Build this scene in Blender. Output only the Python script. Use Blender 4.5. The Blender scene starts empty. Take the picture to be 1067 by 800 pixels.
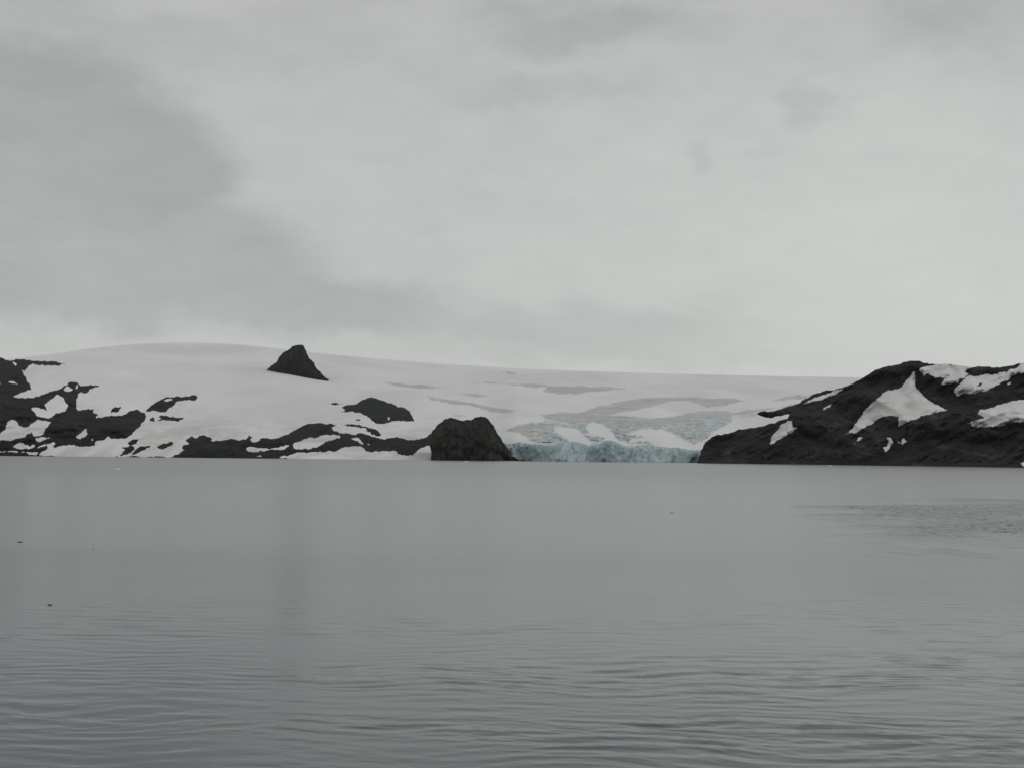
import bpy, math
import numpy as np
from mathutils import Matrix, Vector

C = bpy.context.scene
COL = C.collection
F = 1288.0            # focal length in photo pixels (photo 1067 x 800)
CAMH = 8.0
HORIZ = 474.0         # row of the true horizon at the middle of the photo
ROLL = math.radians(-0.5)

# ------------------------------------------------------------------ camera
cam_d = bpy.data.cameras.new('camera')
cam = bpy.data.objects.new('camera', cam_d)
COL.objects.link(cam)
cam_d.sensor_fit = 'HORIZONTAL'; cam_d.sensor_width = 36.0
cam_d.lens = 36.0 * F / 1067.0
cam_d.clip_start = 0.5; cam_d.clip_end = 60000
pitch = math.atan((HORIZ - 400.0) / F)
RM = Matrix.Rotation(math.radians(90) + pitch, 3, 'X') @ Matrix.Rotation(-ROLL, 3, 'Z')
cam.matrix_world = Matrix.Translation((0, 0, CAMH)) @ RM.to_4x4()
C.camera = cam
R = np.array(RM)

def ray(u, v):
    a = (np.asarray(u, float) - 533.5) / F; b = -(np.asarray(v, float) - 400.0) / F
    x = R[0,0]*a + R[0,1]*b - R[0,2]
    y = R[1,0]*a + R[1,1]*b - R[1,2]
    z = R[2,0]*a + R[2,1]*b - R[2,2]
    return x / y, z / y

def world(u, v, D):
    x, z = ray(u, v)
    return np.stack([x * D, D + 0 * x, CAMH + z * D], -1)

def vshore(u, D):
    """image row where a point of the water surface at distance D is seen"""
    a = (np.asarray(u, float) - 533.5) / F; k = -CAMH / np.asarray(D, float)
    b = (k * (R[1,0]*a - R[1,2]) - (R[2,0]*a - R[2,2])) / (R[2,1] - k * R[1,1])
    return 400.0 - b * F

# ------------------------------------------------------------------ noise
def _h(ix, iy, s):
    n = (ix.astype(np.int64) * 374761393 + iy.astype(np.int64) * 668265263 + s * 1442695041) & 0xffffffff
    n = ((n ^ (n >> 13)) * 1274126177) & 0xffffffff
    n = (n ^ (n >> 16)) & 0xffffffff
    return n / 4294967295.0 * 2 * math.pi

def perlin(x, y, s=0):
    x = np.asarray(x, float); y = np.asarray(y, float)
    ix = np.floor(x); iy = np.floor(y); fx = x - ix; fy = y - iy
    def g(dx, dy):
        t = _h(ix + dx, iy + dy, s)
        return np.cos(t) * (fx - dx) + np.sin(t) * (fy - dy)
    u = fx*fx*fx*(fx*(fx*6-15)+10); w = fy*fy*fy*(fy*(fy*6-15)+10)
    a = g(0,0)*(1-u) + g(1,0)*u; b = g(0,1)*(1-u) + g(1,1)*u
    return (a*(1-w) + b*w) * 1.4

def fbm(x, y, o=4, s=0, g=0.5):
    t = 0; a = 1
    for k in range(o):
        t = t + a * perlin(x * 2**k, y * 2**k, s + k * 17); a *= g
    return t

def ridge(x, y, o=4, s=0):
    t = 0; a = 1
    for k in range(o):
        t = t + a * (1 - 2*np.abs(perlin(x * 2**k, y * 2**k, s + k * 17))); a *= 0.5
    return t * 0.6

def sstep(a, b, x):
    t = np.clip((x - a) / (b - a), 0, 1); return t*t*(3-2*t)

# ------------------------------------------------------------------ outlines
def rough(poly, amp=0.22, seg=0.8, seed=1, cap=0.9):
    rng = np.random.RandomState(seed)
    P = [np.array(p, float) for p in poly]
    while True:
        Q = []; done = True
        for i, p in enumerate(P):
            q = P[(i+1) % len(P)]; Q.append(p)
            d = q - p; L = np.hypot(*d)
            if L > seg:
                done = False
                n = np.array([-d[1], d[0]]) / L
                Q.append((p+q)/2 + n * rng.uniform(-1, 1) * min(amp * L, cap))
        P = Q
        if done: return np.array(P)

def sdist(px, py, poly):
    """signed distance (inside > 0) and nearest outline point"""
    n = len(px); best = np.full(n, 1e18); nx = np.zeros(n); ny = np.zeros(n)
    inside = np.zeros(n, bool)
    A = poly; B = np.roll(poly, -1, 0)
    for (ax, ay), (bx, by) in zip(A, B):
        dx, dy = bx-ax, by-ay; L = dx*dx + dy*dy + 1e-12
        t = np.clip(((px-ax)*dx + (py-ay)*dy) / L, 0, 1)
        cx = ax + t*dx; cy = ay + t*dy
        d = (px-cx)**2 + (py-cy)**2
        m = d < best
        best = np.where(m, d, best); nx = np.where(m, cx, nx); ny = np.where(m, cy, ny)
        if ay != by:
            c = ((ay > py) != (by > py)) & (px < (bx-ax)*(py-ay)/(by-ay) + ax)
            inside ^= c
    d = np.sqrt(best)
    return np.where(inside, d, -d), nx, ny

# ------------------------------------------------------------------ mesh helpers
def mesh_obj(name, V, Q, mat, attrs=None, smooth=True, parent=None):
    me = bpy.data.meshes.new(name)
    V = np.asarray(V, np.float32); Q = np.asarray(Q, np.int32); k = Q.shape[1]
    me.vertices.add(len(V)); me.vertices.foreach_set('co', V.ravel())
    me.loops.add(Q.size); me.loops.foreach_set('vertex_index', Q.ravel())
    me.polygons.add(len(Q))
    me.polygons.foreach_set('loop_start', np.arange(0, Q.size, k, dtype=np.int32))
    me.polygons.foreach_set('loop_total', np.full(len(Q), k, np.int32))
    me.update(calc_edges=True)
    me.polygons.foreach_set('use_smooth', np.full(len(Q), smooth))
    for a, arr in (attrs or {}).items():
        at = me.attributes.new(a, 'FLOAT', 'POINT'); at.data.foreach_set('value', np.asarray(arr, np.float32).ravel())
    me.validate(); me.materials.append(mat)
    o = bpy.data.objects.new(name, me); COL.objects.link(o)
    if parent: o.parent = parent
    return o

def tag(o, label=None, cat=None, group=None, kind=None):
    if label: o['label'] = label
    if cat: o['category'] = cat
    if group: o['group'] = group
    if kind: o['kind'] = kind
    return o

def recenter(o):
    """put the object's origin at its base"""
    me = o.data; n = len(me.vertices); a = np.empty(n*3, np.float32)
    me.vertices.foreach_get('co', a); a = a.reshape(-1, 3)
    c = np.array([a[:,0].mean(), a[:,1].mean(), a[:,2].min()], np.float32)
    a -= c; me.vertices.foreach_set('co', a.ravel()); me.update()
    o.location = tuple(float(t) for t in c)
    return o

def patch(name, polys, holes, depth, mat, step=0.5, pad=1.6, kback=10.0, drop=0.0, seed=1,
          amp=0.22, smooth=True, vmax=None):
    """solid relief following an outline; depth(u, v, sd) gives its real distance"""
    PR = [rough(p, amp, 0.8, seed + i) for i, p in enumerate(polys)]
    HR = [rough(p, amp, 0.8, seed + 50 + i) for i, p in enumerate(holes)]
    allp = np.concatenate(PR)
    u0, v0 = allp.min(0) - pad - step; u1, v1 = allp.max(0) + pad + step
    us = np.arange(u0, u1 + step, step); vs = np.arange(v0, v1 + step, step)
    U, Vv = np.meshgrid(us, vs); sh = U.shape; U = U.ravel(); Vv = Vv.ravel()
    sd = np.full(U.size, -1e9); nx = U.copy(); ny = Vv.copy()
    for p in PR:
        d, a, b = sdist(U, Vv, p); m = d > sd
        sd = np.where(m, d, sd); nx = np.where(m, a, nx); ny = np.where(m, b, ny)
    for p in HR:
        d, a, b = sdist(U, Vv, p); m = -d < sd
        sd = np.where(m, -d, sd); nx = np.where(m, a, nx); ny = np.where(m, b, ny)
    out = sd < 0
    pu = np.where(out, nx, U); pv = np.where(out, ny, Vv)
    D = depth(pu, pv, np.maximum(sd, 0)) + np.where(out, -sd * kback, 0)
    pv = pv + np.where(out, np.maximum(ny - Vv, 0) * drop, 0)
    idx = np.arange(U.size).reshape(sh)
    q = np.stack([idx[:-1,:-1], idx[1:,:-1], idx[1:,1:], idx[:-1,1:]], -1).reshape(-1, 4)
    keep = (sd[q].max(1) > -pad)
    # near the outline drop cells that straddle an outside gap without touching the body
    q = q[keep]
    ext = np.maximum(np.ptp(pu[q], axis=1), np.ptp(ny[q]*out[q] + Vv[q]*~out[q], axis=1))
    q = q[(ext < 3.2) | (sd[q].min(1) >= 0)]
    used = np.unique(q); remap = np.full(U.size, -1); remap[used] = np.arange(len(used))
    P = world(pu, pv, D)[used]
    P[:, 2] = np.maximum(P[:, 2], -3.0)
    return recenter(mesh_obj(name, P, remap[q], mat, smooth=smooth))

# ------------------------------------------------------------------ materials
class NT:
    def __init__(s, m): s.t = m.node_tree; s.n = s.t.nodes; s.l = s.t.links
    def new(s, ty, **k):
        n = s.n.new(ty)
        for a, b in k.items(): setattr(n, a, b)
        return n
    def link(s, a, b): s.l.new(a, b)
    def setin(s, i, v):
        if hasattr(v, 'is_linked') or isinstance(v, bpy.types.NodeSocket): s.link(v, i)
        else: i.default_value = v
    def math(s, op, a, b=None, c=None, clamp=False):
        n = s.new('ShaderNodeMath', operation=op, use_clamp=clamp)
        for i, x in enumerate((a, b, c)):
            if x is not None: s.setin(n.inputs[i], x)
        return n.outputs[0]
    def noise(s, vec, scale, detail=4, rough=0.5, dist=0.0):
        n = s.new('ShaderNodeTexNoise'); s.link(vec, n.inputs['Vector'])
        n.inputs['Scale'].default_value = scale; n.inputs['Detail'].default_value = detail
        n.inputs['Roughness'].default_value = rough; n.inputs['Distortion'].default_value = dist
        return n.outputs['Fac']
    def mapping(s, vec, scale=(1,1,1), rot=(0,0,0)):
        n = s.new('ShaderNodeMapping'); s.link(vec, n.inputs['Vector'])
        n.inputs['Scale'].default_value = scale; n.inputs['Rotation'].default_value = rot
        return n.outputs[0]
    def range(s, x, a, b, c=0.0, d=1.0, smooth=True):
        n = s.new('ShaderNodeMapRange', interpolation_type='SMOOTHSTEP' if smooth else 'LINEAR')
        s.setin(n.inputs[0], x)
        for i, t in enumerate((a, b, c, d)): s.setin(n.inputs[i+1], t)
        return n.outputs[0]
    def mix(s, f, a, b, blend='MIX'):
        n = s.new('ShaderNodeMix', data_type='RGBA', blend_type=blend)
        s.setin(n.inputs[0], f)
        for i, x in ((6, a), (7, b)):
            if isinstance(x, tuple): x = x + (1,) if len(x) == 3 else x
            s.setin(n.inputs[i], x)
        return n.outputs[2]

def material(name):
    m = bpy.data.materials.new(name); m.use_nodes = True
    t = NT(m); b = t.n['Principled BSDF']
    return m, t, b

def rock_mat(name, c1, c2, c3, streak=(0, 0, 0), k=1.0):
    m, t, b = material(name)
    g = t.new('ShaderNodeNewGeometry').outputs['Position']
    a = t.noise(t.mapping(g, (k, k, k*1.6), streak), 0.012, 6, 0.62, 0.6)
    c = t.noise(t.mapping(g, (k*2.5, k, k*3), streak), 0.016, 6, 0.65)
    col = t.mix(t.range(a, 0.38, 0.64), c1, c2)
    col = t.mix(t.range(c, 0.52, 0.74), col, c3)
    d = t.noise(g, 0.25*k, 5, 0.7)
    col = t.mix(t.range(d, 0.35, 0.7, 0.0, 0.25), col, (0.008, 0.008, 0.009))
    t.link(col, b.inputs['Base Color'])
    b.inputs['Roughness'].default_value = 0.95
    b.inputs['Specular IOR Level'].default_value = 0.15
    bp = t.new('ShaderNodeBump'); bp.inputs['Strength'].default_value = 0.8; bp.inputs['Distance'].default_value = 4.0
    t.link(t.noise(g, 0.09*k, 7, 0.65), bp.inputs['Height']); t.link(bp.outputs[0], b.inputs['Normal'])
    return m

ROCK = rock_mat('dark_rock', (0.006, 0.007, 0.0085), (0.014, 0.0145, 0.016), (0.042, 0.037, 0.031))
HEAD = rock_mat('headland_rock', (0.024, 0.026, 0.023), (0.040, 0.039, 0.032), (0.066, 0.061, 0.050))
HILLM = rock_mat('scree_rock', (0.008, 0.009, 0.012), (0.030, 0.0285, 0.031), (0.085, 0.078, 0.074), streak=(0.0, 0.6, 0.3))

def snow_mat(name, base, dirt):
    m, t, b = material(name)
    g = t.new('ShaderNodeNewGeometry').outputs['Position']
    n = t.noise(t.mapping(g, (1, 0.5, 2.5)), 0.006, 6, 0.6, 0.4)
    n2 = t.noise(t.mapping(g, (1, 0.6, 3)), 0.05, 5, 0.6)
    col = t.mix(t.range(n, 0.40, 0.70, 0, 0.85), base, dirt)
    n3_ = t.noise(t.mapping(g, (1.6, 1, 1.0), (0, 0.6, 0)), 0.03, 6, 0.65, 0.6)
    col = t.mix(t.range(n3_, 0.52, 0.75, 0, 0.55), col, (0.46, 0.44, 0.41))
    col = t.mix(t.range(n2, 0.5, 0.8, 0, 0.35), col, dirt)
    t.link(col, b.inputs['Base Color'])
    b.inputs['Roughness'].default_value = 0.8; b.inputs['Specular IOR Level'].default_value = 0.2
    bp = t.new('ShaderNodeBump'); bp.inputs['Strength'].default_value = 0.5; bp.inputs['Distance'].default_value = 2.0
    t.link(t.noise(t.mapping(g, (1, 0.6, 1)), 0.05, 5, 0.55), bp.inputs['Height']); t.link(bp.outputs[0], b.inputs['Normal'])
    return m
PATCH = snow_mat('old_snow', (0.84, 0.84, 0.83), (0.66, 0.645, 0.62))

def snowfield_mat():
    m, t, b = material('glacier_snow')
    g = t.new('ShaderNodeNewGeometry').outputs['Position']
    dirt = t.new('ShaderNodeAttribute', attribute_name='dirt').outputs['Fac']
    crev = t.new('ShaderNodeAttribute', attribute_name='crev').outputs['Fac']
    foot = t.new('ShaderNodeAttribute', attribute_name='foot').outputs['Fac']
    n = t.noise(t.mapping(g, (1, 0.4, 1)), 0.0022, 5, 0.55, 0.3)
    col = t.mix(t.range(n, 0.35, 0.7), (0.87, 0.875, 0.87), (0.76, 0.765, 0.76))
    # dirty greys low on the slopes, with runnel shadows painted into the colour
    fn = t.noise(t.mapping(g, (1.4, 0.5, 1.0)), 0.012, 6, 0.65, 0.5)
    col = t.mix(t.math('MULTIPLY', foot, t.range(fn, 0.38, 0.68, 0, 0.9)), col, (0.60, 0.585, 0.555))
    # bare grey ice bands with fine crevasse lines running across the flow
    ln = t.noise(t.mapping(g, (0.5, 0.35, 9)), 0.02, 6, 0.7, 0.5)
    icec = t.mix(t.range(ln, 0.35, 0.65), (0.47, 0.475, 0.47), (0.63, 0.64, 0.635))
    dn = t.noise(t.mapping(g, (1, 0.5, 4)), 0.01, 5, 0.6)
    # broken ice: blue and grey
    bn = t.noise(t.mapping(g, (1, 0.4, 2)), 0.009, 4, 0.6, 0.4)
    cn = t.noise(t.mapping(g, (0.9, 0.25, 5)), 0.03, 6, 0.68, 1.2)
    blue = t.mix(t.range(bn, 0.42, 0.62), (0.50, 0.51, 0.50), (0.43, 0.55, 0.575))
    blue = t.mix(t.range(cn, 0.50, 0.64, 0, 0.9), blue, (0.76, 0.78, 0.78))
    blue = t.mix(t.range(cn, 0.46, 0.34, 0, 0.55), blue, (0.24, 0.28, 0.29))
    col = t.mix(crev, col, blue)
    col = t.mix(t.math('MULTIPLY', dirt, t.range(dn, 0.25, 0.5, 0.45, 0.95)), col, icec)
    t.link(col, b.inputs['Base Color'])
    b.inputs['Roughness'].default_value = 0.8; b.inputs['Specular IOR Level'].default_value = 0.2
    bp = t.new('ShaderNodeBump'); bp.inputs['Strength'].default_value = 0.35; bp.inputs['Distance'].default_value = 3.0
    t.link(t.noise(t.mapping(g, (1, 0.6, 1)), 0.02, 6, 0.55), bp.inputs['Height']); t.link(bp.outputs[0], b.inputs['Normal'])
    return m
SNOW = snowfield_mat()

def ice_mat():
    m, t, b = material('glacier_ice')
    g = t.new('ShaderNodeNewGeometry').outputs['Position']
    a = t.noise(t.mapping(g, (1, 1, 1.0)), 0.016, 5, 0.6, 0.8)
    c = t.noise(t.mapping(g, (1.3, 1, 1.2), (0, 0.5, 0)), 0.035, 6, 0.65, 1.2)
    col = t.mix(t.range(a, 0.36, 0.64), (0.30, 0.42, 0.455), (0.47, 0.57, 0.60))
    col = t.mix(t.range(c, 0.50, 0.72, 0, 0.8), col, (0.62, 0.67, 0.68))
    col = t.mix(t.range(c, 0.45, 0.32, 0, 0.5), col, (0.20, 0.29, 0.32))
    d = t.noise(t.mapping(g, (1, 1, 2)), 0.012, 3, 0.5)
    col = t.mix(t.range(d, 0.58, 0.75, 0, 0.5), col, (0.38, 0.36, 0.33))
    t.link(col, b.inputs['Base Color'])
    b.inputs['Roughness'].default_value = 0.5; b.inputs['Specular IOR Level'].default_value = 0.3
    bp = t.new('ShaderNodeBump'); bp.inputs['Strength'].default_value = 0.5; bp.inputs['Distance'].default_value = 3.0
    t.link(t.noise(g, 0.09, 5, 0.6), bp.inputs['Height']); t.link(bp.outputs[0], b.inputs['Normal'])
    return m
ICE = ice_mat()

def water_mat():
    m, t, b = material('sea_water')
    g = t.new('ShaderNodeNewGeometry').outputs['Position']
    sep = t.new('ShaderNodeSeparateXYZ'); t.link(g, sep.inputs[0])
    b.inputs['Base Color'].default_value = (0.06, 0.08, 0.082, 1)
    b.inputs['IOR'].default_value = 1.45
    b.inputs['Specular IOR Level'].default_value = 0.5
    paw = t.new('ShaderNodeAttribute', attribute_name='paw').outputs['Fac']
    w2 = t.noise(t.mapping(g, (0.5, 1.0, 1), (0, 0, -0.10)), 2.2, 3, 0.55, 0.3)
    bp = t.new('ShaderNodeBump'); bp.inputs['Strength'].default_value = 1.0; bp.inputs['Distance'].default_value = 1.0
    hh = t.math('MULTIPLY', w2, t.range(sep.outputs[1], 30, 120, 0.012, 0.004))
    pw = t.noise(t.mapping(g, (0.6, 1.0, 1)), 0.7, 4, 0.6, 0.4)
    hh = t.math('ADD', hh, t.math('MULTIPLY', t.math('MULTIPLY', pw, paw), 1.8))
    t.link(hh, bp.inputs['Height']); t.link(bp.outputs[0], b.inputs['Normal'])
    # unresolved ripples grow with distance
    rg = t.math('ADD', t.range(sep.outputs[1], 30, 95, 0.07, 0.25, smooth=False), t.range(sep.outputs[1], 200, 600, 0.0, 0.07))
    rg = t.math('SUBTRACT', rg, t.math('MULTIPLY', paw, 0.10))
    sheen_noise = t.noise(t.mapping(g, (0.3, 1, 1)), 0.008, 4, 0.55)
    far = t.math('ADD', sep.outputs[1], t.math('MULTIPLY', t.math('SUBTRACT', sheen_noise, 0.5), 160.0))
    t.link(t.mix(t.range(far, 28, 130), (0.045, 0.072, 0.078), (0.26, 0.275, 0.265)), b.inputs['Base Color'])  # base colour pales with distance, standing in for reflected sky
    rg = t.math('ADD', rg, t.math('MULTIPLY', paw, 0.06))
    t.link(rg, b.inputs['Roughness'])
    return m
WATER = water_mat()

# ------------------------------------------------------------------ terrain distance model
def ip(u, pts):
    p = np.array(pts, float); return np.interp(u, p[:,0], p[:,1])
def smooth_ip(u, pts, w=14.0):
    return sum(ip(u + d*w, pts) * k for d, k in ((-1,.12),(-.5,.22),(0,.32),(.5,.22),(1,.12)))

SKY_PTS = [(-400,382),(-200,379),(0,375.5),(50,369.5),(100,362.5),(140,358.6),(180,357),(220,357.5),(260,360),
           (300,364.5),(340,369),(400,374.5),(450,378.5),(540,384),(620,387),(700,389.5),(800,391.7),(880,393),
           (1000,395),(1300,399),(1500,402)]
DS_PTS = [(-400,2200),(0,1980),(240,1860),(450,1780),(510,1850),(725,1850),(790,1950),(1500,1900)]
DF_PTS = [(-400,3300),(0,3500),(90,4300),(200,5600),(450,6200),(800,7000),(1500,7000)]
def Ds(u): return smooth_ip(u, DS_PTS)
def Vs(u): return vshore(u, Ds(u))
def Vsky(u): return smooth_ip(u, SKY_PTS)
def Vb(u):
    k = sstep(505, 540, u) * (1 - sstep(735, 775, u))
    return Vs(u) - (17.0 - 6*sstep(680, 715, u)) * k
def Dsnow(u, v):
    """distance of the snow surface seen at (u, v)"""
    u = np.asarray(u, float); v = np.asarray(v, float)
    vs, vb, vk, ds = Vs(u), Vb(u), Vsky(u), Ds(u)
    df = smooth_ip(u, DF_PTS, 40)
    t = np.clip((vb - v) / (vb - vk), 0, 1.2)
    D = ds + 0.8 * np.clip(vs - v, 0, vs - vb) + (df - ds) * (0.34*t + 0.66*t**2.3)
    und = fbm(u/90.0, v/26.0, 4, 5, 0.45)
    D = D + und * 120.0 * sstep(0.02, 0.3, t) * (1 - sstep(0.8, 1.0, t))
    return D

def poly_mask(U, V, polys, seed, soft=1.2, amp=0.3, wob=0.0):
    out = np.zeros(U.size)
    Uw = U + wob * fbm(U/9, V/3.5, 3, seed); Vw = V + wob * 0.35 * fbm(U/9, V/3.5, 3, seed+9)
    for i, p in enumerate(polys):
        pa = np.array(p)
        m = (Uw > pa[:,0].min()-5) & (Uw < pa[:,0].max()+5) & (Vw > pa[:,1].min()-5) & (Vw < pa[:,1].max()+5)
        if not m.any(): continue
        s, _, _ = sdist(Uw[m], Vw[m], rough(p, amp, 2.0, seed+i))
        out[m] = np.maximum(out[m], sstep(-soft*0.75, soft*0.7, s))
    return out

BANDS = [
 [(400,399),(420,400.2),(440,401),(467,404.3),(445,404.6),(425,403.2),(410,401)],
 [(444.7,412.5),(464,416),(485,418.6),(506,422.6),(530,426.3),(546,428),(523,430.3),(502,426),(481,421.6),(450,416.8)],
 [(480.6,410.4),(493.7,410.2),(512,412.6),(494,413.4)],
 [(493,398.3),(520,398.4),(549,400),(580,402.4),(610,402.6),(652,405.4),(622,407.8),(597,410.2),(578,409.5),(566,407),(571,404),(536,401.4)],
 [(602,430.5),(627,422.4),(651,417.5),(680,414.6),(714,413.8),(760,415),(777,418),(760,421),(737,424.8),(725,419.6),(715,417.4),(690,420),(665,427),(640,431),(610,432.5)],
 [(805,417),(818,413.2),(834,411.6),(850,412),(834,415.8),(821,416)],
 [(521,387),(530,387.2),(539,389.8),(530,389.8)],
 [(560,431.2),(600,430.6),(626,432.3),(650,433.2),(672,435.3),(690,435.8),(706,433.2),(722,429.8),(745,427.8),(760,429),(761,433),(745,432.5),(724,435),(705,440),(690,443),(668,441.5),(645,439),(620,438),(600,437.5),(583,439.5),(570,436.5)],
 [(527,448.3),(539,443.2),(563,440),(580,441),(565,444.5),(552,446.5),(547,452),(540,451)],
 [(472,432),(480,432.5),(487,434),(478,434)],
 [(755,431),(790,426.5),(812,424.5),(790,429),(770,432)],
 [(770,434),(790,431.5),(787,433.2)],
 [(812,427),(822,421),(830,422),(822,426)],
]
CREV = [
 [(526.8,448.5),(539,443.5),(563,440.2),(576,438),(592,441.5),(600,446),(583,445.5),(578,449.5),(588,456),(596,460.5),(575,463),(560,461.5),(551,458),(545,452),(536,448)],
 [(563,432),(575,431),(600,430.8),(626,432.6),(650,433.5),(672,435.5),(690,436),(706,433.5),(722,430),(745,428),(760,429.5),(763,434),(762,440),(746,448),(733,459),(723,463),(714,459),(704,453),(697,448.5),(686,447.2),(668,446),(660,449),(652,452),(668,454),(690,458),(693,461),(672,462),(656,462),(645,459),(640,453),(632,446),(626,441),(614,440),(610,444),(614,449),(616,457),(608,455),(600,446),(590,440),(575,437)],
 [(610,455),(622,453.5),(632,456),(626,460),(616,461.5)],
]
CREVHOLE = [
 [(578,449),(577,444.5),(584,444),(600,447),(612,456),(618,464),(606,461),(592,458)],
 [(612,443),(618,440),(628,443),(640,455),(650,463),(640,460),(626,455),(613,452)],
 [(683,448),(694,449),(706,456),(714,461),(727,466),(728,471),(716,470),(706,466),(690,464),(668,459),(654,460),(660,456),(684,455)],
]

# ---- snowfield
def build_snowfield():
    us = np.arange(-300, 1360, 0.85)
    n1 = 190
    s = np.linspace(0, 1, n1)
    vs, vk = Vs(us), Vsky(us)
    rowsv = [vs + 3.5, vs + 1.2]
    V = np.concatenate([np.stack(rowsv, 0), vs[None]*(1-s[:,None]) + vk[None]*s[:,None]], 0)
    U = np.broadcast_to(us, V.shape)
    Uf, Vf = U.ravel().copy(), V.ravel().copy()
    D = Dsnow(Uf, Vf)
    dirt = poly_mask(Uf, Vf, BANDS, 31, 1.0, 0.08, 1.0)
    hole = poly_mask(Uf, Vf, CREVHOLE, 71, 1.2, 0.3, 2.0)
    crev = poly_mask(Uf, Vf, CREV, 51, 2.0, 0.3, 2.0) * (1 - 0.9*hole)
    grain = fbm(Uf/5.0, Vf/1.8, 3, 77)
    crev = np.clip(crev * (0.95 + 0.6*grain), 0, 1)
    # broken ice relief
    D = D + crev * (ridge(Uf/7.0, Vf/2.4, 4, 12) * 30 + fbm(Uf/2.5, Vf/1.4, 2, 40) * 7)
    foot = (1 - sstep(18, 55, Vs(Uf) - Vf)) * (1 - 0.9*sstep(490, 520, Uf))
    P = world(Uf, Vf, D).reshape(V.shape + (3,))
    # ground carries on behind the skyline
    top = P[-1]; back = []
    prev = P[-1] - P[-2]; prev = prev / np.linalg.norm(prev, axis=1, keepdims=True)
    for k, (dy, dz) in enumerate(((120,-1),(350,-10),(800,-50),(1600,-160),(3000,-330))):
        q = top.copy(); sc = 1 + dy / top[:,1]; q[:,0] *= sc; q[:,1] += dy
        q[:,2] = np.maximum(q[:,2] + dz, 5.0); back.append(q)
    P = np.concatenate([P, np.stack(back, 0)], 0)
    P[0,:,2] = -2.5
    z = np.zeros((5, len(us)))
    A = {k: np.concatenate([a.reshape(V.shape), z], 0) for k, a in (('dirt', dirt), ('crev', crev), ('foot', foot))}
    nr, nc = P.shape[:2]
    idx = np.arange(nr*nc).reshape(nr, nc)
    q = np.stack([idx[:-1,:-1], idx[:-1,1:], idx[1:,1:], idx[1:,:-1]], -1).reshape(-1, 4)
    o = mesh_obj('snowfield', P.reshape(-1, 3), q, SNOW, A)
    tag(o, 'wide pale ice cap and snow slopes rising behind the bay to the cloud', kind='structure')
build_snowfield()

# ---- rocks that stand out of the snow
def rock_depth(k=5.0, cap=55.0, seed=3, na=11.0):
    def f(u, v, sd):
        r = cap * (1 - np.exp(-k * sd / cap))
        n = (ridge(u/9.0 + v/16.0, v/5.0, 4, seed) * na + fbm(u/3.0, v/2.0, 3, seed+5) * na * 0.5) * sstep(0, 2.5, sd)
        v2 = np.minimum(v, Vs(u))
        return Dsnow(u, v2) - r + np.minimum(n, r*0.75) - 0.6
    return f

G = 'bare rock outcrops on the snow slope left of the headland'
mass1 = [(-160,366),(-80,370),(0,372.5),(3.5,373.5),(7,375.3),(11,376),(15,375.3),(19,374.4),(25,374.3),(31,375),(38,376),(50,377),(60,377.6),(68,378.9),(63,380.4),(55,381),(48,381.2),(44,380),(38,380.2),(34,379),(31,380.5),(28.5,383.8),(26,387),(23,385.5),(24.5,390),(28,396.5),(32,403),(33,406),(28,407),(22,409),(17,411.5),(11.7,413),(25.5,415),(37,413),(48,409.3),(59.5,406.2),(66,402),(73.3,398),(78.6,398.2),(83,400.8),(91.4,402),(99,401.2),(103.6,402),(99,403.5),(93.5,405),(91,409),(87,409.9),(84,408.3),(81.3,412),(79.7,418.4),(80.2,426.9),(89.3,426.7),(96.7,425.6),(97.2,430),(102.5,431.7),(98.8,435.4),(108.3,434.2),(120.5,433.3),(131.4,431.2),(136.3,427.5),(143.6,426),(146,428.1),(150.9,429.4),(152,434.2),(149.7,439.1),(144.8,445.2),(137.5,452.5),(130.2,456.8),(120.5,457.1),(115.6,456.8),(112,454.3),(108.3,458),(99.7,459.8),(99,463.5),(92.4,464.7),(85,464.6),(74.4,463.5),(63.8,464.6),(51,466.2),(44.6,469.4),(40.4,474.2),(60,475.2),(58,478),(-160,478)]
holes1 = [
 [(12.5,377),(14.5,377.2),(17.8,379.8),(16.5,381.5)],
 [(8,397.2),(16,398.5),(19,401),(13,399.8)],
 [(69.6,401.9),(76,405.6),(72.3,408),(66.4,406.2)],
 [(80.2,400.3),(81.3,403),(79.7,406.2),(78.9,404)],
 [(32.4,425.3),(38.3,424.2),(42.5,426.3),(49.4,426.9),(46.8,420.5),(55.3,415.2),(60.6,410.9),(64.8,413.6),(71.2,422.1),(68,428.5),(58.4,429.5),(52,435.2),(42.5,434.3),(37.2,431.7)],
 [(-30,455),(0,452.9),(6.4,446),(8,438.6),(11.7,437.3),(16.5,438.6),(20.2,443.9),(27.6,445),(34,440.7),(39.9,437),(44.6,438.6),(53.7,440.2),(48.4,445.5),(43.6,452.9),(34,453.5),(33,449.7),(26.6,454.5),(12.8,458.2),(0,458.8),(-25,458)],
 [(36.7,456.6),(45.7,455),(57.9,455.4),(46.8,457.7),(40.4,460)],
 [(13.8,465.1),(18,461.4),(24.4,460.9),(31.9,465.1),(35,462),(36.7,464),(31.9,466.7),(21.3,467.8)],
 [(37.2,466.7),(45.7,462.5),(55.3,460),(57.9,462),(54.7,466.2),(50.5,466.7),(48.9,463),(42.5,465.1)],
 [(-30,469.2),(16,469.4),(26.6,470.7),(40.4,471.5),(38.3,473.4),(30.8,473.4),(28.7,471.3),(16,471.3),(-30,471)],
 [(78,456.6),(82.9,451.3),(90.3,446),(90.9,450.8),(88.2,455),(84,457)],
 [(95.3,457),(97,457),(97.2,458.6),(95.5,459)],
 [(-60,398),(-1,397),(0.5,399),(-1,402),(-60,402)],
]
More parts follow.
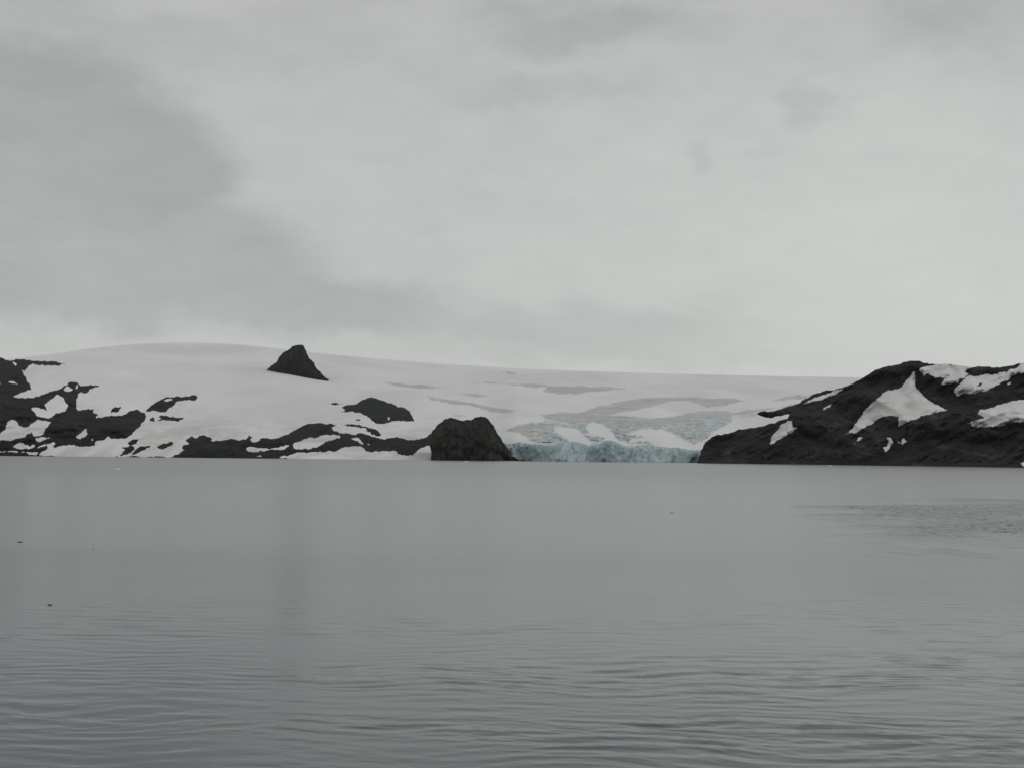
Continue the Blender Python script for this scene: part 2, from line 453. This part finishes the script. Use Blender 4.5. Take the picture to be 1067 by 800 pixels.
mass2 = [(120,475.2),(150,475.8),(172,476),(180,475.2),(184.5,473.3),(193.5,468.2),(189.6,466.6),(191.2,463.2),(196.9,462),(193.5,458.1),(198.6,454.2),(202.5,455.9),(209.2,453.4),(213.7,453.6),(221.6,457),(218.2,459.5),(227.2,458.7),(238.5,456.8),(256.5,457.6),(259.3,453),(261,454.2),(263.8,456),(260.4,457.6),(262,459.8),(268.3,459.8),(271.7,456.1),(288,456.1),(300,452.5),(305,449),(318.5,442.2),(335,440.7),(351.5,442.2),(344.7,445.2),(348.5,449),(354.5,451),(362,451.2),(368,452.7),(374,450.8),(383,452.7),(392,455.7),(401,457.7),(413,455),(422,456.8),(431,458.3),(440,456.5),(450,450.5),(454,455),(452,466),(447.5,464),(440,466.2),(434,470.8),(429.5,474.5),(422,473.8),(414.5,473),(413,470),(398,469.2),(389,470.7),(381.5,470),(378.5,466.3),(371,464.3),(360.5,465.2),(351.5,469.2),(338,470.7),(323,471.2),(314,470.8),(306.5,472.2),(297.5,474.8),(290,476),(285.7,475.2),(300,477.6),(300,480),(120,479)]
holes2 = [
 [(305,463),(314,459),(321.5,455.3),(330.5,455.3),(338,453),(348,452.3),(354.5,453.5),(354.5,455.5),(348,457.5),(335,462.5),(320,468),(306,467)],
 [(256.5,467.7),(259.9,464.9),(263.2,465.1),(268.9,466.6),(273.4,466.6),(279,467.1),(290,466),(300,463.2),(302,464.5),(292,468.2),(281,468.2),(273.4,469.6),(267.7,470.5),(258.7,470)],
 [(266.6,474.4),(272.2,474.1),(272.2,475.2),(267.2,475.2)],
 [(365.8,456.5),(374,455.8),(379.3,461.8),(377.8,463.2),(372.5,458.7)],
 [(380.8,461.8),(385.2,461.8),(383.8,463.5)],
]
tag(patch('rock_outcrop', [mass1], holes1, rock_depth(seed=3), ROCK, 0.5, kback=5, seed=11, amp=0.2),
    'large sprawling black outcrop at the left edge, from skyline to water, with snow-filled gaps', 'rock outcrop', G)
tag(patch('rock_outcrop', [mass2], holes2, rock_depth(seed=23), ROCK, 0.5, kback=5, seed=21, amp=0.2),
    'long low black rock band along the shore joining the squat headland', 'rock outcrop', G)
small = [
 ([(152.1,428.1),(159.4,420.8),(168,416),(175.3,413.5),(183.8,412.6),(191.1,413.3),(198.4,412.1),(203.3,411.1),(205.7,414.5),(203.3,416.8),(197.2,416),(187.4,417.8),(182.6,419.6),(178.9,424.5),(172.8,428.8),(163,428.1)],
  [[(170.4,416.8),(178.9,415.2),(180,416.6),(171.6,417.6)]], 'dark wedge-shaped outcrop with a thin tail pointing right, touching the large left outcrop'),
 ([(115,431.2),(115.6,427.5),(120.5,423.9),(125.3,423),(126.5,425.1),(124.1,427.5),(119.2,429.1)], [], 'small tilted black rock just above the top edge of the large left outcrop'),
 ([(156.4,436),(160.6,434.8),(160.9,439.1),(156.4,439.3)], [], 'tiny square black rock just under the wedge-shaped outcrop'),
 ([(163.7,437.9),(168,436),(164.9,433.6),(172.8,432.8),(177.7,434.2),(185,434.8),(191.7,434.5),(189.9,436.9),(183.8,439.1),(175.3,437.9),(169.2,437.3)], [], 'small ragged horizontal black sliver below the tail of the wedge-shaped outcrop'),
 ([(133.2,461.6),(138.7,457.4),(144.2,457.4),(142.4,461.6),(135.7,464)], [], 'small dark rock topmost of the four small rocks in the white shore slope'),
 ([(126.5,466.3),(131.4,465.7),(138.7,464.7),(140.5,465.9),(137.5,470.2),(130.2,473.2),(124.7,474.4),(127.8,470.8),(130.2,467.3)], [], 'leftmost of the four small slanted dark rocks in the white shore slope'),
 ([(136.9,474.4),(141.2,468.3),(148.5,464.7),(157,464.4),(155.8,465.9),(147.2,469.3),(139.9,473.2)], [], 'narrow slanted dark rock with a pointed right tip, reaching down to the water'),
 ([(163.7,465.3),(169.2,461.6),(180.1,460.1),(180.7,462.2),(171.6,466.9),(165.5,466.9)], [], 'almond-shaped dark rock, rightmost of the four small rocks in the white shore slope'),
 ([(356.7,442.3),(368,441.8),(381.5,444.2),(389,446.8),(393.5,449),(398,452.8),(393.5,454.3),(387.5,452.8),(386,449.8),(380,449.3),(382.3,446.8),(374,444.8),(362,444.2)], [], 'thin dark rock rib ending in two lumps, just above the shore rock band'),
 ([(356,424.2),(362,421.7),(371.7,420.8),(377,416.7),(383,414.2),(387.5,413.7),(395,416.3),(404,419.7),(413,422.7),(422,424.7),(426.5,428),(429.5,433.2),(431.7,437.7),(428,438.5),(417.5,438.8),(408.5,438.5),(400.2,441.5),(395,441.2),(390.5,440),(386,436.2),(380,432.5),(374,429.5),(365,428.7),(355.2,428.7),(360.5,426.8)],
  [[(403.7,434.7),(405.7,434.3),(405.7,437.4),(404.3,437.6)]], 'rounded black rock knoll in the snow up behind the squat headland'),
 ([(339.5,420.5),(350,419.2),(357.5,420.5),(350,421.8)], [], 'hair-thin dark rock streak left of the rounded knoll'),
 ([(371,436.5),(376,436.8),(374.7,438.4),(371.7,438.2)], [], 'tiny black rock speck directly below the rounded knoll'),
]
for i, (p, h, lab) in enumerate(small):
    tag(patch('rock_outcrop', [p], h, rock_depth(seed=40+i), ROCK, 0.4, kback=5, seed=60+i), lab, 'rock outcrop', G)

# ---- pyramid peak
def peak_depth(u, v, sd):
    base = Dsnow(u, 386 + (u-278)*0.17) 
    up = np.clip(398 - v, 0, 50)
    T = 70 * (1 - np.exp(-sd/9.0))
    n = (ridge(u/8.0, v/14.0, 4, 91) * 14 + fbm(u/3.0, v/3.0, 3, 92) * 6) * sstep(0, 3, sd)
    return base + up*2.0 - T + n - 20
pyr = [(277.6,385.6),(286,379),(290,374),(297,366),(304,361),(309.5,359.6),(315,359),(317,361),(319.5,368),(322,373),(325.5,376.5),(327.5,378),(329,383),(331.5,385.5),(336,390),(342.4,395),(340,398),(334,399),(318,397),(302,392.4),(288,389)]
tag(patch('rock_peak', [pyr], [[(297.8,388.2),(300.5,386),(304,384.8),(302,387),(299,388.8)]], peak_depth, ROCK, 0.4, pad=6, kback=22, drop=1.1, seed=5, amp=0.12),
    'black pyramid-shaped rock peak standing alone out of the snow dome', 'rock peak')

# ---- headland
def head_depth(u, v, sd):
    vb = 480.0
    T = 40 * (1 - np.exp(-sd/7.0))
    n = (ridge(u/13.0 + v/40.0, v/26.0, 3, 101) * 13 + fbm(u/4.0, v/9.0, 3, 102) * 4) * sstep(0, 3, sd)
    return 1752 + np.clip(vb - v, 0, 60)*1.1 - T + n
headp = [(448.6,488),(448.2,465),(450,449.2),(455.2,443),(462.2,437),(467.5,435.2),(472.7,435.6),(479.7,437.3),(491,437.3),(495.4,434.3),(500.7,433.5),(506,434),(509.4,437),(514.7,443),(520,453.6),(527,465),(533,474.5),(537.4,476.8),(548,479.3),(552,488)]
tag(patch('headland', [headp], [[(523.5,474.8),(527,475.8),(531,478.6),(526,478.4)], [(534.5,476.8),(537.5,477.6),(539,478.8),(535.5,478.6)]], head_depth, HEAD, 0.45, pad=8, kback=14, drop=1.0, seed=8, amp=0.12),
    'squat brownish-black headland with a dipped top, left of the blue ice cliff', 'headland')

# ---- glacier front
def cliff_depth(u, v, sd):
    col = ridge(u/10.0 + 0.25*v/10.0, v/22.0, 2, 111) * 8 + fbm(u/7.0, v/8.0, 3, 113) * 4 + fbm(u/38.0, v/60.0, 2, 115) * 26
    up = np.clip(481 - v, 0, 30)
    return 1712 + 75*(1 - sstep(535, 575, u)) + up*0.55 + col + 14*np.exp(-sd/1.5)
cl = [(524,490),(524,461),(530.6,462.2),(537,460.8),(544,461),(551,462.2),(558.7,462),(570,464),(576,463),(581.2,461.8),(590.2,460),(599.2,460.2),(607.1,462.2),(615,464.5),(621.7,463),(628.5,459.8),(636.4,458.2),(642,460),(648,463.5),(654.5,466.5),(663.5,464),(674,462.3),(686,464.8),(699.5,466.5),(707,465.8),(716,468.5),(724,469),(734,468),(736,490)]
tag(patch('ice_cliff', [cl], [], cliff_depth, ICE, 0.4, pad=4, kback=20, drop=0.2, seed=14, amp=0.3),
    'broken pale blue ice cliff where the glacier meets the sea', 'ice cliff')

# ---- hill on the right
DH_PTS = [(600,1690),(727,1560),(1067,1240),(1400,1000)]
def Dh(u): return ip(u, DH_PTS)
def hill_raw(u, v, sd=None):
    vs = vshore(u, Dh(u))
    up = np.clip(vs - v, 0, 130)
    D = Dh(u) + up*3.0
    big = fbm(u/60.0, v/30.0, 3, 121)
    D = D + big * 40 * sstep(3, 30, up)
    d = u*0.6 + v*1.0     # gullies run down to the left
    D = D + (ridge(d/12.0, (u*0.6 - v)/50.0, 4, 125) * 11 + fbm(u/5.0, v/4.0, 3, 128) * 3) * sstep(0, 6, up)
    return D
def hill_smooth(u, v):
    vs = vshore(u, Dh(u)); up = np.clip(vs - v, 0, 130)
    return Dh(u) + up*3.0 + fbm(u/60.0, v/30.0, 3, 121) * 40 * sstep(3, 30, up)
def hill_depth(u, v, sd):
    return hill_raw(u, v) + 12*np.exp(-sd/2.5)
hillp = [(726,494),(727,480.7),(730.5,468.4),(737.5,458),(746.2,452.7),(762,450),(770.7,446.6),(790,444),(807.5,440.5),(815,437),(821,435.5),(822.5,429),(826,423.6),(835.4,416.8),(849.4,409.8),(865.2,406.4),(881,402.4),(890.5,398),(900,393.2),(908,388),(920.3,382.4),(932.6,380.2),(946.6,376.1),(958.9,376.1),(967.6,378.9),(980,379.6),(994,380.7),(1013,382.8),(1029,381.9),(1048,381.9),(1067,378.5),(1140,376),(1300,386),(1360,400),(1360,510),(726,510)]
hill = patch('hill', [hillp], [], hill_depth, HILLM, 0.5, pad=14, kback=22, drop=1.4, seed=17, amp=0.11)
tag(hill, 'black rocky hill with snow patches rising from the water on the right', kind='structure')

spur = [(788.2,430.8),(795.2,428.2),(805.7,428.6),(814.5,426),(825,422.6),(833,420),(830,428),(822,431.2),(813,433.5),(803,435.5),(797,434.4)]
tag(patch('rock_spur', [spur], [], lambda u, v, sd: hill_raw(u, v) + 4 - 5*sstep(0, 2, sd), HILLM, 0.4, pad=1.6, kback=8, seed=19, amp=0.1),
    'thin black rock spur pointing left out of the hill flank over the glacier snow', 'rock spur')

def spatch_depth(seed):
    def f(u, v, sd):
        w = sstep(0, 5, sd)
        raw = hill_depth(u, v, 99)
        sm = hill_smooth(u, v) + 3*fbm(u/14.0, v/8.0, 3, seed)
        return np.minimum(raw, raw*(1-w) + sm*w) - 0.6 - 1.0*sstep(0, 2, sd)
    return f
SG = 'snow patches on the black hill on the right'
spl = [
 ([(835.4,420.3),(842.4,416.8),(854.7,412.5),(867,408.1),(880,404.6),(877.4,407.2),(861.7,414.2),(847.7,418.6),(839,421.2)], [], 'long thin snow strip just under the ridge line on the left of the hill'),
 ([(802.2,462.3),(805.7,452.7),(812.7,444),(820.6,437.8),(825,437.8),(826.7,444.8),(831,446),(821.5,451.8),(811,458),(804,462.3)], [], 'wedge of snow in the gully low on the left end of the hill'),
 ([(856.4,426.5),(863.4,422.1),(868.7,420.9),(865.2,424.4),(859,427)], [], 'tiny snow sliver below the thin ridge strip'),
 ([(880,452.9),(888.8,445.9),(894,437.1),(899.3,430.1),(908,419.6),(915,414.3),(923.8,407.3),(934.3,405.6),(941.3,400.3),(946.6,394.2),(951,387.2),(954.5,387.2),(953.6,395),(955.4,405.6),(964.1,414.3),(974.6,421.3),(987.8,426.6),(978.1,430.1),(958.9,433.6),(946.6,438.9),(936.1,444.1),(936.1,433.6),(920.3,433.6),(911.5,438.9),(899.3,445.9),(890.5,451.1)], [], 'big triangular snow field with a narrow tip reaching up towards the summit'),
 ([(889.6,462.5),(894,455.5),(899.3,455),(895.8,459)], [], 'small snow spot just below the left corner of the big triangular snow field'),
 ([(922.9,454.6),(928.2,455.5),(930.8,460.8),(927.3,466.9),(922.9,470.8),(919.4,466),(923.8,465.2),(925.9,459.9)], [], 'small hooked snow spot low on the slope under the big triangular snow field'),
 ([(934.3,458.1),(936.5,461.5),(939,461.2),(941.5,456),(944.8,459.9),(940,463)], [], 'small pale snow spot right beside the hooked one'),
 ([(958.9,382.8),(967.6,381.9),(980,379.4),(994,380.4),(1013,382.6),(1005.3,387.2),(1009.7,389.8),(1002.7,395),(993.9,399.4),(983.4,401.2),(980.8,399.4),(986.9,393.3),(974.6,394.2),(967.6,389.8),(962.4,391.5),(958.9,387.2)], [], 'jagged snow field along the crest right beside the summit'),
 ([(993.9,409.1),(995.7,403.8),(1002.7,396.8),(1009.7,391.5),(1030.7,390.1),(1044.7,388),(1058.7,383.7),(1067,378),(1120,376),(1120,388),(1067,388),(1058.7,390.7),(1044.7,397.7),(1030.7,405.6),(1018.4,409.1),(1004.4,410),(997.4,412.9)], [[(1017.6,402),(1023.7,399.2),(1022,401.9)]], 'long snow field from the right edge crest down under the dark rock cap'),
 ([(1007.9,440.6),(1013.2,438.5),(1025.5,435.4),(1018.4,431),(1020.2,427.5),(1029,425.7),(1044.7,420.5),(1057,417.5),(1067,416.4),(1120,412),(1120,436),(1067,439.2),(1048.2,441.5),(1025.5,445),(1013.2,444.1)], [], 'broad snow field at the right edge halfway down the hill'),
 ([(1048.5,400.6),(1053.5,398.6),(1051,401.6)], [], 'tiny snow fleck on dark rock at the far right near the crest'),
 ([(1063,482.5),(1066,480.5),(1072,481),(1072,485),(1065,485)], [], 'small snow scrap at the waterline at the right edge'),
]
for i, (p, h, lab) in enumerate(spl):
    tag(patch('snow_patch', [p], h, spatch_depth(130+i), PATCH, 0.45, pad=1.4, kback=6, seed=200+i, amp=0.2), lab, 'snow patch', SG)

# ------------------------------------------------------------------ water
def build_water():
    y = np.concatenate([np.arange(350, 92, -0.62), np.arange(92, 30, -0.33), np.arange(30, 24, -0.6)])   # pixels below the horizon, near to far
    rr = CAMH * F / y
    rr = np.concatenate([[2, 6, 11, 16, 20, 24, 27], rr[rr > 28.2], np.geomspace(430, 9500, 16)])
    half = math.radians(29)
    dense = np.linspace(-half, half, 620)
    coarse = np.radians(np.array([31, 34, 38, 44, 52, 62, 75, 90, 105, 120, 135, 150, 165, 180, 195, 210, 225, 240, 255, 270, 285, 298, 308, 316, 322, 326, 329]))
    th = np.concatenate([dense, coarse])
    T, Rr = np.meshgrid(th, rr)
    X = Rr * np.sin(T); Y = Rr * np.cos(T)
    dr = np.gradient(rr)[:, None]
    Z = np.zeros_like(X)
    rng = np.random.RandomState(4)
    x = X.ravel(); yv = Y.ravel(); drr = np.broadcast_to(dr, X.shape).ravel()
    z = np.zeros(x.size)
    wx = x + 1.2*fbm(x/9, yv/9, 2, 400); wy = yv + 1.2*fbm(x/9, yv/9, 2, 410)
    N = 84
    for k in range(N):
        lam = 0.30 * (1.7/0.30) ** ((k + rng.rand()) / N)
        ang = rng.normal(0, 0.30) + 0.05
        kk = 2*math.pi/lam
        slope = 0.0066 * (lam/1.1) ** (-0.15) * (1.25 if 0.7 < lam < 2.0 else 0.8)
        wgt = 1 - sstep(0.22, 0.48, drr / lam)
        if not (wgt > 0).any(): continue
        z += wgt * slope / kk * np.sin(kk * (wx*math.sin(ang) + wy*math.cos(ang)) + rng.uniform(0, 6.28))
    patchy = 0.55 + 0.8 * sstep(-0.35, 0.45, fbm(x/26, yv/7, 3, 420))
    # the calm zone further out
    z *= patchy * (1 - 0.68*sstep(36, 85, yv))
    # low swell
    z += 0.010*fbm(x/9, yv/6.0, 2, 425) * 1.0
    # cat's-paw of wind on the right
    ex = (x - 97 - 0.22*(yv-180)) / 52; ey = (yv - 176) / 84
    q = ex**2 + ey**2 + 0.55*fbm(x/22, yv/30, 4, 430)
    paw = 1 - sstep(0.45, 1.15, q)
    z += paw * (0.20 * fbm(x/1.7, yv/2.4, 2, 440, 0.6) + 0.05*fbm(x/5.0, yv/6.0, 2, 450))
    z *= 1 - sstep(math.radians(29), math.radians(31), np.abs(((T.ravel() + math.pi) % (2*math.pi)) - math.pi))
    z *= sstep(6, 16, np.hypot(x, yv)) * (1 - sstep(300, 420, np.hypot(x, yv)))
    P = np.stack([x, yv, z], -1)
    nr, nc = X.shape; idx = np.arange(nr*nc).reshape(nr, nc); nx = np.roll(idx, -1, 1)
    q = np.stack([idx[:-1], nx[:-1], nx[1:], idx[1:]], -1).reshape(-1, 4)[:, ::-1]
    # innermost disc
    c = len(P); P = np.vstack([P, [[0, 0, 0]]])
    inner = np.stack([idx[0], np.full(nc, c), np.full(nc, c), nx[0]], -1)
    o = mesh_obj('sea', P, q, WATER, {'paw': np.append(paw, 0)})
    # close the disc round the boat
    import bmesh
    bm = bmesh.new(); bm.from_mesh(o.data); bm.verts.ensure_lookup_table()
    for i in range(nc):
        bm.faces.new((bm.verts[c], bm.verts[int(nx[0][i])], bm.verts[int(idx[0][i])])).smooth = True
    bm.normal_update()
    bm.to_mesh(o.data); bm.free()
    return o
water = build_water()
tag(water, 'calm grey sea of the bay with fine ripples', kind='structure')

# ------------------------------------------------------------------ small things afloat
def lump(name, u, v, size, mat, label, cat, group, seed, hgt=0.5):
    k = ray(u, v); D = -CAMH / k[1]; p = world(u, v, D)
    rng = np.random.RandomState(seed)
    n, m = 12, 7; V = []; Q = []
    for j in range(m):
        ph = math.pi * j / (m-1)
        for i in range(n):
            a = 2*math.pi*i/n
            rr = 1 + 0.3*rng.uniform(-1, 1)
            V.append((math.cos(a)*math.sin(ph)*rr*size, math.sin(a)*math.sin(ph)*rr*size*0.6, math.cos(ph)*size*hgt*(1+0.3*rng.uniform(-1,1))))
    for j in range(m-1):
        for i in range(n):
            Q.append((j*n+i, (j+1)*n+i, (j+1)*n+(i+1)%n, j*n+(i+1)%n))
    o = mesh_obj(name, V, Q, mat, smooth=False); o.location = (float(p[0]), float(D), 0.02)
    tag(o, label, cat, group)
DEB, t_, b_ = material('wet_dark_weed')
b_.inputs['Base Color'].default_value = (0.03, 0.032, 0.03, 1); b_.inputs['Roughness'].default_value = 0.5
t_.link(t_.mix(t_.noise(t_.new('ShaderNodeNewGeometry').outputs['Position'], 6, 3), (0.02,0.022,0.02), (0.05,0.05,0.042)), b_.inputs['Base Color'])
lump('floating_debris', 21, 564.5, 0.24, DEB, 'small dark floating scrap on the water nearest the left edge', 'debris', 'dark scraps afloat on the water', 1, 0.2)
lump('floating_debris', 52, 630, 0.12, DEB, 'small dark floating scrap nearest the viewer, at lower left', 'debris', 'dark scraps afloat on the water', 2, 0.25)
lump('floating_debris', 97, 572, 0.07, DEB, 'tiny dark floating speck between the two larger scraps on the left', 'debris', 'dark scraps afloat on the water', 3, 0.4)
lump('floating_debris', 700, 534, 0.26, DEB, 'small dark floating scrap right of centre, out below the ice cliff', 'debris', 'dark scraps afloat on the water', 4, 0.2)
IG = 'small ice chunks afloat near the shore'
for i, (u, v, s, lab) in enumerate([(122, 489, 1.2, 'small white ice chunk afloat off the left shore'),
      (486, 481.5, 2.6, 'small white ice chunk afloat at the foot of the squat headland'),
      (865, 485.2, 1.7, 'small white ice chunk afloat by the black hill, left of another chunk'),
      (905, 486.3, 1.3, 'small white ice chunk afloat by the black hill, rightmost of the chunks')]):
    lump('ice_chunk', u, v, s, PATCH, lab, 'ice chunk', IG, 20+i, 0.5)

# ------------------------------------------------------------------ air
HAZE = 1.1e-5
hz = bpy.data.materials.new('haze_air'); hz.use_nodes = True
ht = hz.node_tree; ht.nodes.clear()
pv = ht.nodes.new('ShaderNodeVolumePrincipled'); mo = ht.nodes.new('ShaderNodeOutputMaterial')
pv.inputs['Color'].default_value = (0.93, 0.95, 0.96, 1); pv.inputs['Density'].default_value = HAZE
pv.inputs['Anisotropy'].default_value = 0.2
ht.links.new(pv.outputs[0], mo.inputs['Volume'])
x0, x1, y0, y1, z0, z1 = -11500, 11500, -11500, 13500, -5, 680
hv = [(x,y,z) for z in (z0,z1) for y in (y0,y1) for x in (x0,x1)]
hq = [(0,2,3,1),(4,5,7,6),(0,1,5,4),(2,6,7,3),(0,4,6,2),(1,3,7,5)]
haze = mesh_obj('haze', hv, hq, hz, smooth=False)
tag(haze, 'thin grey haze over the bay', kind='stuff')

# ------------------------------------------------------------------ sky
SUN_EL, SUN_AZ = math.radians(45), math.radians(100)     # azimuth measured from +Y towards +X
w = bpy.data.worlds.new('World'); C.world = w; w.use_nodes = True
t = NT(w); bg = t.n['Background']; bg.inputs['Strength'].default_value = 0.1
sky = t.new('ShaderNodeTexSky', sky_type='NISHITA'); sky.sun_disc = False
sky.sun_elevation = SUN_EL; sky.sun_rotation = SUN_AZ
tc = t.new('ShaderNodeTexCoord').outputs['Generated']
nv = t.new('ShaderNodeVectorMath', operation='NORMALIZE'); t.link(tc, nv.inputs[0])
sp = t.new('ShaderNodeSeparateXYZ'); t.link(nv.outputs[0], sp.inputs[0])
A = t.math('MULTIPLY', t.math('ARCTAN2', sp.outputs[0], sp.outputs[1]), F)
E = t.math('MULTIPLY', t.math('ARCSINE', sp.outputs[2]), F)
cmb = t.new('ShaderNodeCombineXYZ'); t.link(A, cmb.inputs[0]); t.link(E, cmb.inputs[1])
cc = cmb.outputs[0]
# domain warp
n1 = t.math('SUBTRACT', t.noise(t.mapping(cc, (1, 1.7, 1)), 0.006, 6, 0.55), 0.5)
n2 = t.math('SUBTRACT', t.noise(t.mapping(cc, (1.3, 2.2, 1)), 0.0085, 6, 0.55), 0.5)
n3 = t.noise(t.mapping(cc, (1, 2.0, 1), (0, 0, 0.12)), 0.0045, 7, 0.55, 0.3)
n4 = t.noise(t.mapping(cc, (1, 2.6, 1), (0, 0, -0.1)), 0.016, 6, 0.6, 0.2)
Aw = t.math('ADD', A, t.math('MULTIPLY', n1, 190.0))
Ew = t.math('ADD', E, t.math('MULTIPLY', n2, 90.0))
def blob(u, v, rx, ry, lo, hi, rot=0.0):
    a = F*math.atan((u-533.5)/F); e = F*math.atan((474-v)/F)
    dx = t.math('SUBTRACT', Aw, a); dy = t.math('SUBTRACT', Ew, e)
    if rot:
        c, s = math.cos(rot), math.sin(rot)
        X = t.math('ADD', t.math('MULTIPLY', dx, c), t.math('MULTIPLY', dy, s))
        Y = t.math('SUBTRACT', t.math('MULTIPLY', dy, c), t.math('MULTIPLY', dx, s))
        dx, dy = X, Y
    dx = t.math('DIVIDE', dx, rx); dy = t.math('DIVIDE', dy, ry)
    r = t.math('SQRT', t.math('ADD', t.math('MULTIPLY', dx, dx), t.math('MULTIPLY', dy, dy)))
    return t.range(r, hi, lo)
lum = t.range(E, 150, 1300, 0.535, 0.33)
# brighter towards the low right
lum = t.math('ADD', lum, t.math('MULTIPLY', blob(930, 330, 520, 330, 0.0, 1.2), 0.08))
lum = t.math('ADD', lum, t.math('MULTIPLY', t.math('SUBTRACT', n3, 0.5), 0.11))
lum = t.math('ADD', lum, t.math('MULTIPLY', t.math('SUBTRACT', n4, 0.5), 0.07))
bank = blob(10, 185, 232, 105, 0.75, 1.12)
bank = t.math('MAXIMUM', bank, t.math('MULTIPLY', blob(90, 278, 245, 80, 0.7, 1.15), 0.85))
bank = t.math('MAXIMUM', bank, t.math('MULTIPLY', blob(315, 320, 165, 38, 0.5, 1.15), 0.8))
lum = t.math('SUBTRACT', lum, t.math('MULTIPLY', bank, 0.118))
for (u, v, rx, ry, k) in ((600,345,190,38,0.075),(610,22,150,32,0.085),(70,45,330,55,0.05),(845,112,32,20,0.06),(747,158,26,16,0.05),
                          (820,166,30,10,0.03),(560,88,150,18,0.035),(150,10,120,25,-0.04),(1010,30,120,60,0.06),(720,375,160,16,0.03),(1000,30,60,14,0.03)):
    lum = t.math('SUBTRACT', lum, t.math('MULTIPLY', blob(u, v, rx, ry, 0.25, 1.25), k))
cr = t.new('ShaderNodeCombineColor')
t.link(t.math('MULTIPLY', lum, 9.95), cr.inputs[0]); t.link(t.math('MULTIPLY', lum, 10.1), cr.inputs[1]); t.link(t.math('MULTIPLY', t.math('SUBTRACT', t.math('MULTIPLY', lum, 0.93), -0.03), 9.95), cr.inputs[2])
col = t.mix(0.96, sky.outputs[0], cr.outputs[0])
t.link(col, bg.inputs['Color'])

sun_d = bpy.data.lights.new('sun', 'SUN'); sun = bpy.data.objects.new('sun', sun_d); COL.objects.link(sun)
sun_d.energy = 0.5; sun_d.angle = math.radians(40); sun_d.color = (1.0, 0.97, 0.93)
d = Vector((math.sin(SUN_AZ)*math.cos(SUN_EL), math.cos(SUN_AZ)*math.cos(SUN_EL), math.sin(SUN_EL)))
sun.rotation_euler = d.to_track_quat('Z', 'Y').to_euler()

C.view_settings.view_transform = 'Standard'; C.view_settings.look = 'None'
C.view_settings.gamma = 1.0; C.view_settings.exposure = 0.0; C.view_settings.use_curve_mapping = False
C.cycles.volume_bounces = 1
C.cycles.use_denoising = True
